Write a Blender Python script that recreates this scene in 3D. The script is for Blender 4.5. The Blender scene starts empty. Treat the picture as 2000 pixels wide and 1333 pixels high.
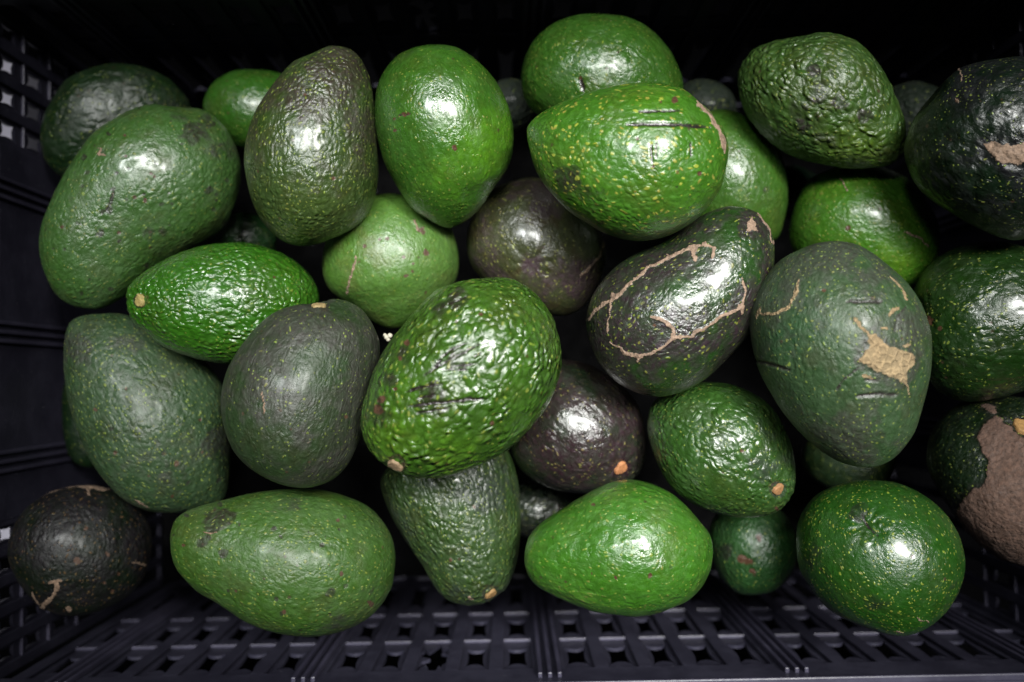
import bpy, bmesh, math, random
import numpy as np
from mathutils import Vector, Matrix
from mathutils.bvhtree import BVHTree

random.seed(7)
scene = bpy.context.scene
COL = scene.collection
R = math.radians

# ------------------------------------------------------------------ camera
LENS = 32.0
FPX = LENS / 36.0 * 2000.0            # focal length in pixels of the 2000 px wide photograph
CAM = np.array([0.0, 0.0, 0.72])
TILT = R(2.35)
cam_data = bpy.data.cameras.new('camera')
cam_data.lens = LENS
cam_data.sensor_width = 36.0
cam_data.clip_start = 0.02
cam_data.clip_end = 50.0
cam = bpy.data.objects.new('camera', cam_data)
COL.objects.link(cam)
cam.location = CAM
cam.rotation_euler = (TILT, 0, 0)
scene.camera = cam
cam_data.dof.use_dof = True
cam_data.dof.focus_distance = 0.45
cam_data.dof.aperture_fstop = 4.0
cam_data.dof.aperture_blades = 7

# ------------------------------------------------------------------ world: a dark shop interior
w = bpy.data.worlds.new('World')
scene.world = w
w.use_nodes = True
w.node_tree.nodes['Background'].inputs[0].default_value = (0.55, 0.6, 0.8, 1)
w.node_tree.nodes['Background'].inputs[1].default_value = 0.004

# ------------------------------------------------------------------ ceiling lamps above the crate
def lamp(name, loc, aim, sx, sy, power, color, spread=180):
    d = bpy.data.lights.new(name, 'AREA')
    d.shape = 'RECTANGLE'
    d.size, d.size_y = sx, sy
    d.energy = power
    d.color = color
    d.spread = R(spread)
    o = bpy.data.objects.new(name, d)
    COL.objects.link(o)
    o.location = loc
    v = Vector(aim) - Vector(loc)
    o.rotation_euler = v.to_track_quat('-Z', 'Y').to_euler()
    return o

lamp('ceiling_lamp', (0.48, 0.36, 1.75), (0.04, 0.0, 0.2), 0.34, 0.20, 1.20, (1.0, 0.99, 0.95), 24)
lamp('ceiling_lamp', (-0.50, 0.46, 1.80), (-0.04, 0.0, 0.2), 0.26, 0.16, 0.42, (0.96, 0.99, 1.0), 24)
lamp('ceiling_panel_lamp', (0.08, 0.38, 1.80), (0.02, 0.0, 0.2), 0.74, 0.36, 1.60, (0.99, 1.0, 0.97), 24)

scene.view_settings.view_transform = 'Standard'
scene.view_settings.look = 'None'
scene.view_settings.exposure = 0.0
scene.view_settings.gamma = 1.0
scene.cycles.use_denoising = True
scene.cycles.max_bounces = 4
scene.cycles.use_adaptive_sampling = True
scene.cycles.adaptive_threshold = 0.025
scene.cycles.diffuse_bounces = 2
scene.cycles.glossy_bounces = 2

# ------------------------------------------------------------------ pixel <-> world helpers
CT, ST = math.cos(TILT), math.sin(TILT)

def rays(P):
    P = np.atleast_2d(np.asarray(P, float))
    x = (P[:, 0] - 1000.0) / FPX
    y = -(P[:, 1] - 666.5) / FPX
    z = -np.ones_like(x)
    return np.stack([x, y * CT - z * ST, y * ST + z * CT], 1)

def at_depth(px, py, D):
    """the point seen at a pixel, D metres below the camera's height"""
    d = rays([(px, py)])[0]
    return CAM + d * (D / -d[2])

def to_px(W):
    v = W - CAM
    x = v[:, 0]
    y = v[:, 1] * CT + v[:, 2] * ST
    z = -v[:, 1] * ST + v[:, 2] * CT
    return np.stack([1000.0 + FPX * x / -z, 666.5 - FPX * y / -z], 1)

# ------------------------------------------------------------------ numpy noise
def _hash(i, j, k, s):
    h = (i * 374761393 + j * 668265263 + k * 2147483647 * 3 + s * 974634777) & 0xFFFFFFFF
    h = ((h ^ (h >> 13)) * 1274126177) & 0xFFFFFFFF
    h = ((h ^ (h >> 16)) * 2246822519) & 0xFFFFFFFF
    return ((h ^ (h >> 15)) & 0xFFFFFF) / float(0xFFFFFF)

def vnoise(P, seed=0):
    I = np.floor(P).astype(np.int64)
    f = P - I
    f = f * f * (3 - 2 * f)
    out = 0
    for a in (0, 1):
        wa = f[:, 0] if a else 1 - f[:, 0]
        for b in (0, 1):
            wb = f[:, 1] if b else 1 - f[:, 1]
            for c in (0, 1):
                wc = f[:, 2] if c else 1 - f[:, 2]
                out = out + wa * wb * wc * _hash(I[:, 0] + a, I[:, 1] + b, I[:, 2] + c, seed)
    return out * 2 - 1

def fbm(P, seed=0, octv=3):
    t = 0
    a = 1.0
    for o in range(octv):
        t = t + a * vnoise(P * (2.03 ** o), seed + 17 * o)
        a *= 0.5
    return t / 1.6

def smooth(a, b, x):
    t = np.clip((x - a) / (b - a), 0, 1)
    return t * t * (3 - 2 * t)

def seg_dist(Q, A, B):
    A = np.array(A, float); B = np.array(B, float)
    d = B - A
    t = np.clip(((Q - A) @ d) / (d @ d + 1e-9), 0, 1)
    return np.linalg.norm(Q - (A + t[:, None] * d), axis=1), t

def line_dist(Q, pts):
    """distance to a polyline and the position along it, 0 to 1"""
    best = np.full(len(Q), 1e9); pos = np.zeros(len(Q))
    n = len(pts) - 1
    for i in range(n):
        d, t = seg_dist(Q, pts[i], pts[i + 1])
        m = d < best
        best[m] = d[m]; pos[m] = (i + t[m]) / n
    return best, pos

def in_poly(Q, poly):
    """signed distance, negative inside"""
    n = len(poly)
    inside = np.zeros(len(Q), bool)
    best = np.full(len(Q), 1e9)
    for i in range(n):
        a = poly[i]; b = poly[(i + 1) % n]
        d, _ = seg_dist(Q, a, b)
        best = np.minimum(best, d)
        c = (a[1] > Q[:, 1]) != (b[1] > Q[:, 1])
        xx = (b[0] - a[0]) * (Q[:, 1] - a[1]) / (b[1] - a[1] + 1e-12) + a[0]
        inside ^= c & (Q[:, 0] < xx)
    return np.where(inside, -best, best)

def spline(poly, n=12):
    P = np.array(poly, float)
    N = len(P)
    out = []
    for i in range(N):
        p0, p1, p2, p3 = P[i - 1], P[i], P[(i + 1) % N], P[(i + 2) % N]
        for k in range(n):
            t = k / n
            out.append(0.5 * ((2 * p1) + (-p0 + p2) * t + (2 * p0 - 5 * p1 + 4 * p2 - p3) * t * t + (-p0 + 3 * p1 - 3 * p2 + p3) * t ** 3))
    return np.array(out)

# ------------------------------------------------------------------ object helpers
def link_mesh(name, verts, faces, mat, parent=None, smoothf=False):
    me = bpy.data.meshes.new(name)
    me.from_pydata([tuple(v) for v in verts], [], faces)
    if mat: me.materials.append(mat)
    if smoothf: me.polygons.foreach_set('use_smooth', [True] * len(me.polygons))
    me.update()
    o = bpy.data.objects.new(name, me)
    COL.objects.link(o)
    if parent is not None: o.parent = parent
    return o

def link_bm(name, bm, mat, parent=None, smoothf=False):
    me = bpy.data.meshes.new(name)
    bmesh.ops.recalc_face_normals(bm, faces=bm.faces)
    bm.to_mesh(me); bm.free()
    if mat: me.materials.append(mat)
    if smoothf: me.polygons.foreach_set('use_smooth', [True] * len(me.polygons))
    o = bpy.data.objects.new(name, me)
    COL.objects.link(o)
    if parent is not None: o.parent = parent
    return o

def box_bm(lo, hi, bevel=0.0, segs=2, bm=None):
    own = bm is None
    b = bmesh.new()
    r = bmesh.ops.create_cube(b, size=1.0)
    lo = Vector(lo); hi = Vector(hi)
    for v in b.verts:
        v.co = Vector(((lo[i] + hi[i]) / 2 + v.co[i] * (hi[i] - lo[i])) for i in range(3))
    if bevel > 0:
        bmesh.ops.bevel(b, geom=list(b.edges), offset=bevel, segments=segs, affect='EDGES', profile=0.6)
    return b

# ------------------------------------------------------------------ materials
def nt_new(name):
    m = bpy.data.materials.new(name)
    m.use_nodes = True
    nt = m.node_tree
    bsdf = nt.nodes['Principled BSDF']
    return m, nt, bsdf

class NB:
    """small node builder"""
    def __init__(s, nt): s.nt = nt
    def n(s, typ, **kw):
        x = s.nt.nodes.new(typ)
        for k, v in kw.items(): setattr(x, k, v)
        return x
    def l(s, a, b): s.nt.links.new(a, b)
    def set(s, sock, v):
        if hasattr(v, 'is_linked') or hasattr(v, 'links'): s.l(v, sock)
        else: sock.default_value = v
    def math(s, op, a, b=None, c=None, clamp=False):
        x = s.n('ShaderNodeMath', operation=op, use_clamp=clamp)
        s.set(x.inputs[0], a)
        if b is not None: s.set(x.inputs[1], b)
        if c is not None: s.set(x.inputs[2], c)
        return x.outputs[0]
    def mix(s, f, a, b, mode='MIX'):
        x = s.n('ShaderNodeMix', data_type='RGBA', blend_type=mode)
        s.set(x.inputs[0], f); s.set(x.inputs[6], a); s.set(x.inputs[7], b)
        return x.outputs[2]
    def noise(s, vec, scale, detail=2, rough=0.5, dist=0.0):
        x = s.n('ShaderNodeTexNoise')
        s.l(vec, x.inputs['Vector'])
        x.inputs['Scale'].default_value = scale
        x.inputs['Detail'].default_value = detail
        x.inputs['Roughness'].default_value = rough
        x.inputs['Distortion'].default_value = dist
        return x.outputs['Fac']
    def step(s, v, lo, hi):
        x = s.n('ShaderNodeMapRange', interpolation_type='SMOOTHSTEP')
        s.l(v, x.inputs['Value'])
        x.inputs['From Min'].default_value = lo; x.inputs['From Max'].default_value = hi
        return x.outputs[0]
    def voro(s, vec, scale, feature='F1', rnd=1.0, sm=0.3):
        x = s.n('ShaderNodeTexVoronoi', feature=feature)
        s.l(vec, x.inputs['Vector'])
        x.inputs['Scale'].default_value = scale
        x.inputs['Randomness'].default_value = rnd
        if feature == 'SMOOTH_F1': x.inputs['Smoothness'].default_value = sm
        return x

def c4(c): return (c[0], c[1], c[2], 1.0)

def skin_material(seed, green, green2, dark, dark_amt=0.0, peb=0.5, peb_scale=230, wrinkle=0.0,
                  dots=0.5, dot_col=(0.27, 0.38, 0.05), rough=0.36, bloom=0.0, dot_scale=330,
                  cork_col=(0.33, 0.22, 0.15), net=0.15):
    K = 0.52
    green, green2, dark = [[x * K for x in q] for q in (green, green2, dark)]
    dot_col = [x * .5 for x in dot_col]; cork_col = [x * .62 for x in cork_col]
    m, nt, bsdf = nt_new('avocado_skin')
    B = NB(nt)
    tc = B.n('ShaderNodeTexCoord')
    mp = B.n('ShaderNodeMapping')
    B.l(tc.outputs['Object'], mp.inputs['Vector'])
    rs = random.Random(seed)
    mp.inputs['Location'].default_value = (rs.uniform(-5, 5), rs.uniform(-5, 5), rs.uniform(-5, 5))
    co = mp.outputs['Vector']
    att = B.n('ShaderNodeVertexColor', layer_name='marks')
    sep = B.n('ShaderNodeSeparateColor')
    B.l(att.outputs['Color'], sep.inputs[0])
    cork, bruise, second = sep.outputs[0], sep.outputs[1], sep.outputs[2]
    reddish = att.outputs['Alpha']
    # warped coordinates, stretched a little along the fruit
    warp = B.n('ShaderNodeTexNoise'); B.l(co, warp.inputs['Vector']); warp.inputs['Scale'].default_value = 110; warp.inputs['Detail'].default_value = 1
    sub = B.n('ShaderNodeVectorMath', operation='SUBTRACT'); B.l(warp.outputs['Color'], sub.inputs[0]); sub.inputs[1].default_value = (0.5, 0.5, 0.5)
    scl = B.n('ShaderNodeVectorMath', operation='SCALE'); B.l(sub.outputs[0], scl.inputs[0]); scl.inputs['Scale'].default_value = 0.0065
    add = B.n('ShaderNodeVectorMath', operation='ADD'); B.l(co, add.inputs[0]); B.l(scl.outputs[0], add.inputs[1])
    st = B.n('ShaderNodeVectorMath', operation='MULTIPLY'); B.l(add.outputs[0], st.inputs[0]); st.inputs[1].default_value = (0.72, 1, 1)
    wc = st.outputs[0]
    # ---- colour
    n1 = B.noise(co, 28, 3, 0.6)
    n2 = B.noise(co, 90, 3, 0.65)
    n3 = B.noise(wc, 420, 2, 0.6)
    f = B.math('ADD', B.math('MULTIPLY', B.math('SUBTRACT', n1, 0.5), 2.8), B.math('MULTIPLY', B.math('SUBTRACT', n2, 0.5), 1.1))
    f2 = B.math('ADD', f, second)
    c = B.mix(B.step(f2, 0.0, 1.0), c4(green), c4(green2))
    fd = B.math('ADD', B.math('ADD', B.math('MULTIPLY', f, 1.3), B.math('MULTIPLY', bruise, 1.5)), dark_amt * 1.5 - 0.5)
    fd = B.math('ADD', fd, B.math('MULTIPLY', B.math('SUBTRACT', n3, 0.5), 0.9))
    darkf = B.step(fd, -0.15, 0.55)
    n4 = B.noise(co, 52, 3, 0.65)
    c = B.mix(B.math('MULTIPLY', B.step(n4, 0.46, 0.68), 0.5), c, c4([green[0] * 1.45, green[1] * 0.62, green[2]]))
    c = B.mix(darkf, c, c4(dark))
    # pebbles lighter on their tops
    pv = B.voro(wc, peb_scale * 1.5, 'F1', 0.9)
    pd = pv.outputs['Distance']
    c = B.mix(B.math('MULTIPLY', B.step(pd, 0.15, 0.75), 0.30 + 0.25 * peb), c, c4([x * 0.45 for x in green]), 'MIX')
    c = B.mix(B.math('MULTIPLY', B.step(n3, 0.40, 0.75), 0.22), c, c4([min(1, x * 1.7 + 0.003) for x in green]))
    # lenticels: small pale yellow green dots
    dv = B.voro(wc, dot_scale * 2.1, 'F1', 1.0)
    dsep = B.n('ShaderNodeSeparateColor'); B.l(dv.outputs['Color'], dsep.inputs[0])
    size = B.math('MULTIPLY_ADD', dsep.outputs[1], 0.20, 0.16)
    dd = B.math('ADD', B.math('SUBTRACT', size, dv.outputs['Distance']), B.math('MULTIPLY', B.math('SUBTRACT', n3, 0.5), 0.35))
    dotm = B.step(dd, -0.07, 0.12)
    dens = B.math('ADD', dsep.outputs[0], B.math('MULTIPLY', B.math('SUBTRACT', n1, 0.5), 1.2))
    present = B.step(dens, 0.92 - dots, 1.02 - dots)
    dotf = B.math('MULTIPLY', B.math('MULTIPLY', dotm, present), 0.75)
    dc = B.mix(dsep.outputs[2], c4(dot_col), c4([dot_col[0] * 0.8, dot_col[1] * 0.55, dot_col[2]]))
    c = B.mix(dotf, c, dc)
    ev = B.voro(wc, dot_scale * 2.1, 'F1', 1.0)
    es = B.n('ShaderNodeSeparateColor'); B.l(ev.outputs['Color'], es.inputs[0])
    ed = B.math('MULTIPLY', B.step(B.math('SUBTRACT', 0.22, ev.outputs['Distance']), -0.05, 0.12), B.step(B.math('ADD', es.outputs[0], B.math('MULTIPLY', B.math('SUBTRACT', n2, 0.5), 1.4)), 1.0 - dots, 1.15 - dots))
    c = B.mix(B.math('MULTIPLY', ed, 0.45), c, c4([x * .7 for x in dot_col]))
    c = B.mix(B.step(bruise, 1.5, 1.9), c, (0.009, 0.006, 0.006, 1))
    # tiny brown freckles
    fv = B.voro(co, 150, 'F1', 1.0)
    fs = B.n('ShaderNodeSeparateColor'); B.l(fv.outputs['Color'], fs.inputs[0])
    fr = B.math('MULTIPLY', B.step(B.math('SUBTRACT', 0.16, B.math('MULTIPLY', fv.outputs['Distance'], 1.0)), 0.0, 0.05), B.step(fs.outputs[0], 0.86, 0.9))
    c = B.mix(B.math('MULTIPLY', fr, 0.75), c, (0.030, 0.018, 0.010, 1))
    # corky scars and reddish nicks (painted at their own places on each fruit)
    ckc = B.mix(B.step(B.noise(co, 500, 4, 0.7), 0.3, 0.7), c4([x * .42 for x in cork_col]), c4(cork_col))
    edge = B.math('ADD', cork, B.math('MULTIPLY', B.math('SUBTRACT', B.noise(co, 700, 3, 0.65), 0.5), 1.2))
    corkh = B.voro(co, 250, 'DISTANCE_TO_EDGE', 1.0).outputs['Distance']
    ckc = B.mix(B.math('MULTIPLY', B.step(corkh, 0.03, 0.22), net), ckc, c4([x * .5 for x in cork_col]))
    ckf = B.step(edge, 0.32, 0.62)
    c = B.mix(B.step(reddish, 0.3, 0.8), c, (0.046, 0.023, 0.013, 1))
    c = B.mix(ckf, c, ckc)
    # waxy bloom: a pale film in patches
    if bloom > 0:
        bl = B.math('MULTIPLY', B.step(B.math('ADD', n1, B.math('MULTIPLY', B.math('SUBTRACT', n3, 0.5), 0.5)), 0.35, 0.7), bloom)
        c = B.mix(bl, c, (0.085, 0.115, 0.080, 1))
    B.l(c, bsdf.inputs['Base Color'])
    # ---- gloss
    r = B.math('ADD', B.math('MULTIPLY', B.math('SUBTRACT', n2, 0.5), 0.60), rough)
    r = B.math('ADD', r, B.math('MULTIPLY', B.math('SUBTRACT', n3, 0.5), 0.25))
    r = B.math('ADD', r, B.math('MULTIPLY', ckf, 0.4), None, True)
    B.l(r, bsdf.inputs['Roughness'])
    bsdf.inputs['IOR'].default_value = 1.48
    if rough >= 0.45: bsdf.inputs['Specular IOR Level'].default_value = 0.33
    B.l(B.math('MULTIPLY', B.math('SUBTRACT', 1.0, ckf), 0.30 if rough < 0.42 else 0.06), bsdf.inputs['Coat Weight'])
    bsdf.inputs['Coat Roughness'].default_value = 0.17
    bsdf.inputs['Subsurface Weight'].default_value = 0.0
    # ---- relief
    domes = B.math('SUBTRACT', 1.0, B.step(pd, 0.02, 0.80))
    pn = B.step(B.noise(co, 55, 2, 0.5), 0.28, 0.62)           # smoother and rougher zones
    h = B.math('MULTIPLY', B.math('MULTIPLY', domes, B.math('MULTIPLY_ADD', pn, 0.7, 0.3)), peb * 1.15)
    h = B.math('ADD', h, B.math('MULTIPLY', n3, 0.26 + 0.16 * peb))
    h = B.math('ADD', h, B.math('MULTIPLY', B.noise(co, 150, 2, 0.5), 0.36 - 0.16 * min(1, peb)))
    h = B.math('ADD', h, B.math('MULTIPLY', B.math('MULTIPLY', dotm, present), 0.10))
    h = B.math('ADD', h, B.math('MULTIPLY', B.noise(co, 800, 2, 0.6), 0.34))
    if wrinkle > 0:
        ws = B.n('ShaderNodeVectorMath', operation='MULTIPLY'); B.l(add.outputs[0], ws.inputs[0]); ws.inputs[1].default_value = (0.16, 1, 1)
        wn = B.noise(ws.outputs[0], 210, 3, 0.55, 0.6)
        rid = B.math('ABSOLUTE', B.math('SUBTRACT', wn, 0.5))
        h = B.math('ADD', h, B.math('MULTIPLY', rid, wrinkle * 4.0))
    h = B.math('ADD', h, B.math('MULTIPLY', B.math('MULTIPLY', ckf, B.math('SUBTRACT', B.noise(co, 600, 3, 0.65), B.math('MULTIPLY', B.step(corkh, 0.03, 0.2), net * 1.4))), 0.5))
    bp = B.n('ShaderNodeBump')
    bp.inputs['Strength'].default_value = 1.0
    bp.inputs['Distance'].default_value = 0.00105
    B.l(h, bp.inputs['Height'])
    B.l(bp.outputs[0], bsdf.inputs['Normal'])
    return m

def stem_material(tone):
    tone = [x * .52 for x in tone]
    m, nt, bsdf = nt_new('stem_scar_cork')
    B = NB(nt)
    tc = B.n('ShaderNodeTexCoord')
    n = B.noise(tc.outputs['Object'], 600, 4, 0.7)
    c = B.mix(B.step(n, 0.3, 0.7), c4([x * 0.55 for x in tone]), c4(tone))
    B.l(c, bsdf.inputs['Base Color'])
    bsdf.inputs['Roughness'].default_value = 0.75
    bp = B.n('ShaderNodeBump'); bp.inputs['Distance'].default_value = 0.0005; bp.inputs['Strength'].default_value = 0.8
    B.l(n, bp.inputs['Height']); B.l(bp.outputs[0], bsdf.inputs['Normal'])
    return m

def plastic_material(name, base=(0.0200, 0.0192, 0.0310), rough=0.45, spec=0.16, relief=0.6):
    m, nt, bsdf = nt_new(name)
    B = NB(nt)
    tc = B.n('ShaderNodeTexCoord')
    co = tc.outputs['Object']
    n = B.noise(co, 35, 5, 0.65); s = B.noise(co, 420, 4, 0.7)
    c = B.mix(B.step(n, 0.35, 0.7), c4(base), c4([x * 1.45 + 0.003 for x in base]))
    # dust specks and pale scuffs
    v = B.voro(co, 260, 'F1', 1.0)
    vs = B.n('ShaderNodeSeparateColor'); B.l(v.outputs['Color'], vs.inputs[0])
    sp = B.math('MULTIPLY', B.step(B.math('SUBTRACT', 0.10, v.outputs['Distance']), 0.0, 0.03), B.step(vs.outputs[0], 0.88, 0.90))
    c = B.mix(B.math('MULTIPLY', sp, 0.6), c, (0.25, 0.25, 0.28, 1))
    st = B.n('ShaderNodeVectorMath', operation='MULTIPLY'); B.l(co, st.inputs[0]); st.inputs[1].default_value = (0.25, 1, 1)
    sc = B.step(B.noise(st.outputs[0], 300, 3, 0.7), 0.66, 0.78)
    c = B.mix(B.math('MULTIPLY', sc, 0.25), c, (0.035, 0.035, 0.05, 1))
    B.l(c, bsdf.inputs['Base Color'])
    bsdf.inputs['Specular IOR Level'].default_value = spec
    B.l(B.math('ADD', B.math('MULTIPLY', B.math('SUBTRACT', s, 0.5), 0.3), B.math('MULTIPLY_ADD', n, 0.2, rough - 0.1)), bsdf.inputs['Roughness'])
    bp = B.n('ShaderNodeBump'); bp.inputs['Distance'].default_value = 0.0003; bp.inputs['Strength'].default_value = relief
    B.l(B.math('ADD', s, B.math('MULTIPLY', n, 1.5)), bp.inputs['Height']); B.l(bp.outputs[0], bsdf.inputs['Normal'])
    return m

# ------------------------------------------------------------------ the fruit
# outline: silhouette in the photograph's pixels; stem: where its stem end points; D: preferred depth below the camera
G_BRIGHT = (0.046, 0.155, 0.010); G_BRIGHT2 = (0.085, 0.21, 0.012)
G_MID = (0.042, 0.112, 0.011);   G_MID2 = (0.065, 0.15, 0.014)
G_DEEP = (0.018, 0.058, 0.010);  G_DEEP2 = (0.036, 0.10, 0.012)
G_GREY = (0.034, 0.074, 0.026);  G_GREY2 = (0.060, 0.11, 0.028)
DK_BROWN = (0.030, 0.026, 0.018); DK_PURPLE = (0.030, 0.018, 0.024); DK_GREY = (0.038, 0.038, 0.030)

F = {}
def fruit(key, label, outline, stem, D, level, mat, k=1.0, cork=(), patch=(), bruise=(), second=(), red=(), cuts=(),
          pits=(), spots=0, red_spots=0, knob=None, tone=(0.42, 0.26, 0.12), lump=1.0, tiltz=0.0, res=1.0):
    F[key] = dict(label=label, outline=outline, stem=stem, D=D, level=level, mat=mat, k=k, cork=cork, patch=patch, bruise=bruise,
                  second=second, red=red, cuts=cuts, pits=pits, spots=spots, red_spots=red_spots, knob=knob, tone=tone, lump=lump, tiltz=tiltz, res=res)

def M_shaded(g, g2, dk, **kw): return dict(green=[x * .35 for x in g], green2=[x * .35 for x in g2], dark=[x * .35 for x in dk], **kw)  # skin colours scaled down: shade deep in the pile is painted in
def M(g, g2, dk, **kw): return dict(green=g, green2=g2, dark=dk, **kw)

fruit('cut_front', 'bright green avocado with straight knife cuts and many yellow dots, on top of the pile',
      [(1030,270),(1036,238),(1070,212),(1130,185),(1200,166),(1270,162),(1330,172),(1372,205),(1408,245),(1422,290),(1416,340),(1399,384),(1369,421),(1330,450),(1285,467),(1235,471),(1183,460),(1138,435),(1093,400),(1050,345)],
      (1030,270), .445, 9, M(G_BRIGHT, G_BRIGHT2, DK_BROWN, dots=.80, dot_scale=185, dot_col=(.42,.48,.06), peb=.34, rough=.36, dark_amt=-.15),
      cork=[([(1362,200),(1385,225),(1408,262),(1414,300)], 6)], bruise=[(1110,350,34,.7),(1150,390,40,.4),(1380,230,25,.35)],
      cuts=[([(1222,243),(1270,241),(1330,244),(1388,250)], 4.2), ([(1245,217),(1290,216),(1330,217)], 2.4), ([(1272,275),(1274,318)], 2.6), ([(1281,275),(1283,312)], 2.0), ([(1349,278),(1350,308)], 2.0)],
      red=[(1318,195,8),(1245,270,5),(1290,198,4),(1365,340,6),(1277,325,4)], second=[(1300,190,90,.4),(1330,400,90,.25)], spots=6)
fruit('textured_centre', 'strongly pebbled glossy green avocado with brown scratches at the centre of the pile',
      [(930,545),(990,543),(1040,570),(1080,620),(1098,690),(1085,760),(1040,830),(980,885),(900,925),(840,937),(780,925),(735,897),(708,852),(712,790),(740,705),(790,632),(850,570),(890,552)],
      (765,915), .435, 9, M(G_MID, G_BRIGHT2, DK_BROWN, dots=.5, peb=1.25, peb_scale=185, dot_scale=185, rough=.30, dark_amt=-.1),
      cork=[], bruise=[(895,590,26,.8),(860,605,20,.6),(790,690,20,.6),(760,740,22,.5),(730,810,30,.6),(850,780,42,.8),(895,700,34,.7),(1000,740,14,.5)],
      cuts=[([(800,795),(850,788),(905,783),(945,780)], 4.5), ([(828,735),(870,706),(905,690),(935,672)], 2.8), ([(880,715),(930,712)], 3.0), ([(870,722),(915,722)], 2.6), ([(795,765),(830,755),(862,750)], 3.2), ([(815,780),(850,772)], 3.4), ([(810,808),(850,802),(880,796)], 3.0), ([(858,700),(885,680),(915,668)], 2.4), ([(845,722),(862,700)], 3), ([(925,700),(940,690)], 2.6), ([(900,790),(922,775)], 2.6), ([(875,595),(915,580)], 2.5)],
      red=[(745,782,10),(738,800,12),(770,760,6),(795,670,9),(962,826,6),(780,700,6),(940,613,5)], second=[(900,890,80,.6),(760,860,60,.6)],
      knob=(771,911,15), tone=(.36,.24,.13), lump=1.2, res=1.25)
fruit('grey_scar', 'dull grey-green avocado with a square tan netted scar and short dark cuts',
      [(1560,487),(1620,473),(1680,480),(1740,520),(1790,575),(1817,640),(1820,720),(1806,785),(1790,838),(1766,876),(1736,903),(1697,914),(1645,905),(1598,876),(1550,832),(1510,775),(1479,715),(1465,640),(1475,580),(1510,522)],
      (1680,915), .44, 9, M(G_GREY, (0.022,0.07,0.024), DK_GREY, dots=.36, peb=.22, rough=.48, dark_amt=.30, wrinkle=.08, bloom=.10, net=.65, cork_col=(.40,.28,.15)),
      patch=[[(1692,655),(1705,650),(1730,672),(1758,684),(1785,690),(1786,710),(1773,730),(1768,748),(1745,738),(1718,728),(1690,712),(1676,708),(1682,690),(1700,680)]],
      cork=[([(1671,622),(1683,640),(1696,657)],3.2),([(1766,738),(1771,755),(1776,772)],2.4),([(1562,545),(1552,580),(1535,605),(1510,615),(1485,612)],3.4),([(1484,600),(1480,625)],4.5),([(1735,618),(1745,606),(1754,602)],4.5),([(1765,676),(1776,676)],3.5),([(1683,733),(1703,738)],4.5),([(1740,540),(1762,562),(1770,585)],2.0),([(1720,640),(1733,640)],3)],
      cuts=[([(1652,590),(1700,588),(1724,590)],4.2),([(1672,774),(1710,770),(1757,772)],4.0),([(1690,742),(1715,744)],3.0),([(1472,704),(1500,710),(1545,724)],3.4),([(1770,598),(1753,620),(1747,650)],2.0),([(1680,715),(1645,745),(1632,765)],2.0)],
      red=[(1609,566,6)], bruise=[(1620,480,60,.5),(1780,640,50,.4),(1660,860,90,.4),(1700,560,50,.25)], second=[(1530,640,80,.9),(1600,700,60,.5),(1545,750,70,.4)], lump=.8, res=1.15)
fruit('dark_veined', 'dark purple avocado crossed by branching tan scar lines, left of the grey scarred one',
      [(1380,416),(1430,404),(1480,415),(1508,455),(1511,520),(1492,600),(1452,670),(1392,730),(1330,766),(1270,773),(1210,750),(1165,702),(1146,640),(1156,580),(1190,530),(1240,495),(1300,470),(1340,440)],
      (1500,430), .47, 7, M(G_DEEP, G_DEEP2, DK_PURPLE, dots=.45, dot_scale=240, dot_col=(.25,.33,.04), peb=.28, rough=.33, dark_amt=.62),
      cork=[([(1150,625),(1170,600),(1205,580),(1230,550),(1270,520),(1320,495),(1352,485),(1375,478)],4.5),([(1352,485),(1358,510)],5),([(1375,478),(1395,485),(1390,505)],4),([(1195,580),(1187,620),(1184,655)],2.4),([(1190,670),(1220,690),(1250,698),(1290,680),(1315,662),(1345,655),(1380,638),(1410,615),(1450,598)],4),([(1270,618),(1300,628),(1315,645),(1316,662)],4.2),([(1250,698),(1245,708)],2.5),([(1448,595),(1448,612)],5),([(1450,540),(1455,570),(1448,600)],2.2),([(1478,415),(1500,440),(1510,475)],2.5),([(1350,484),(1356,488)],9),([(1372,476),(1378,482)],8),([(1446,594),(1449,606)],9),([(1194,578),(1199,574)],7),([(1340,488),(1350,486)],7),([(1314,655),(1318,664)],7),([(1248,698),(1254,696)],6),([(1300,628),(1306,634)],7)],
      patch=[[(1468,425),(1478,440),(1484,450),(1470,452),(1455,452)]], second=[(1250,620,50,.5),(1200,570,40,.4)], red=[(1279,637,5)], lump=1.0)
fruit('dark_oval', 'smooth dark grey-green avocado with fine wrinkles, left of the pebbled centre one',
      [(610,592),(660,583),(708,605),(738,650),(743,700),(722,790),(702,860),(670,920),(622,948),(560,951),(500,926),(455,880),(432,810),(440,730),(475,670),(520,622),(565,600)],
      (645,588), .447, 8, M((.022,.046,.014), (.024,.075,.012), (.038,.035,.029), dots=.22, peb=.16, rough=.50, dark_amt=.55, wrinkle=.30, bloom=.05),
      cork=[([(600,865),(601,862)],1),([(512,760),(516,785),(515,812)],1.2)], second=[(700,740,50,1.0),(640,800,60,.4)], red=[(676,815,5)],
      knob=(622,596,13), tone=(.42,.30,.12), lump=.8)
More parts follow.
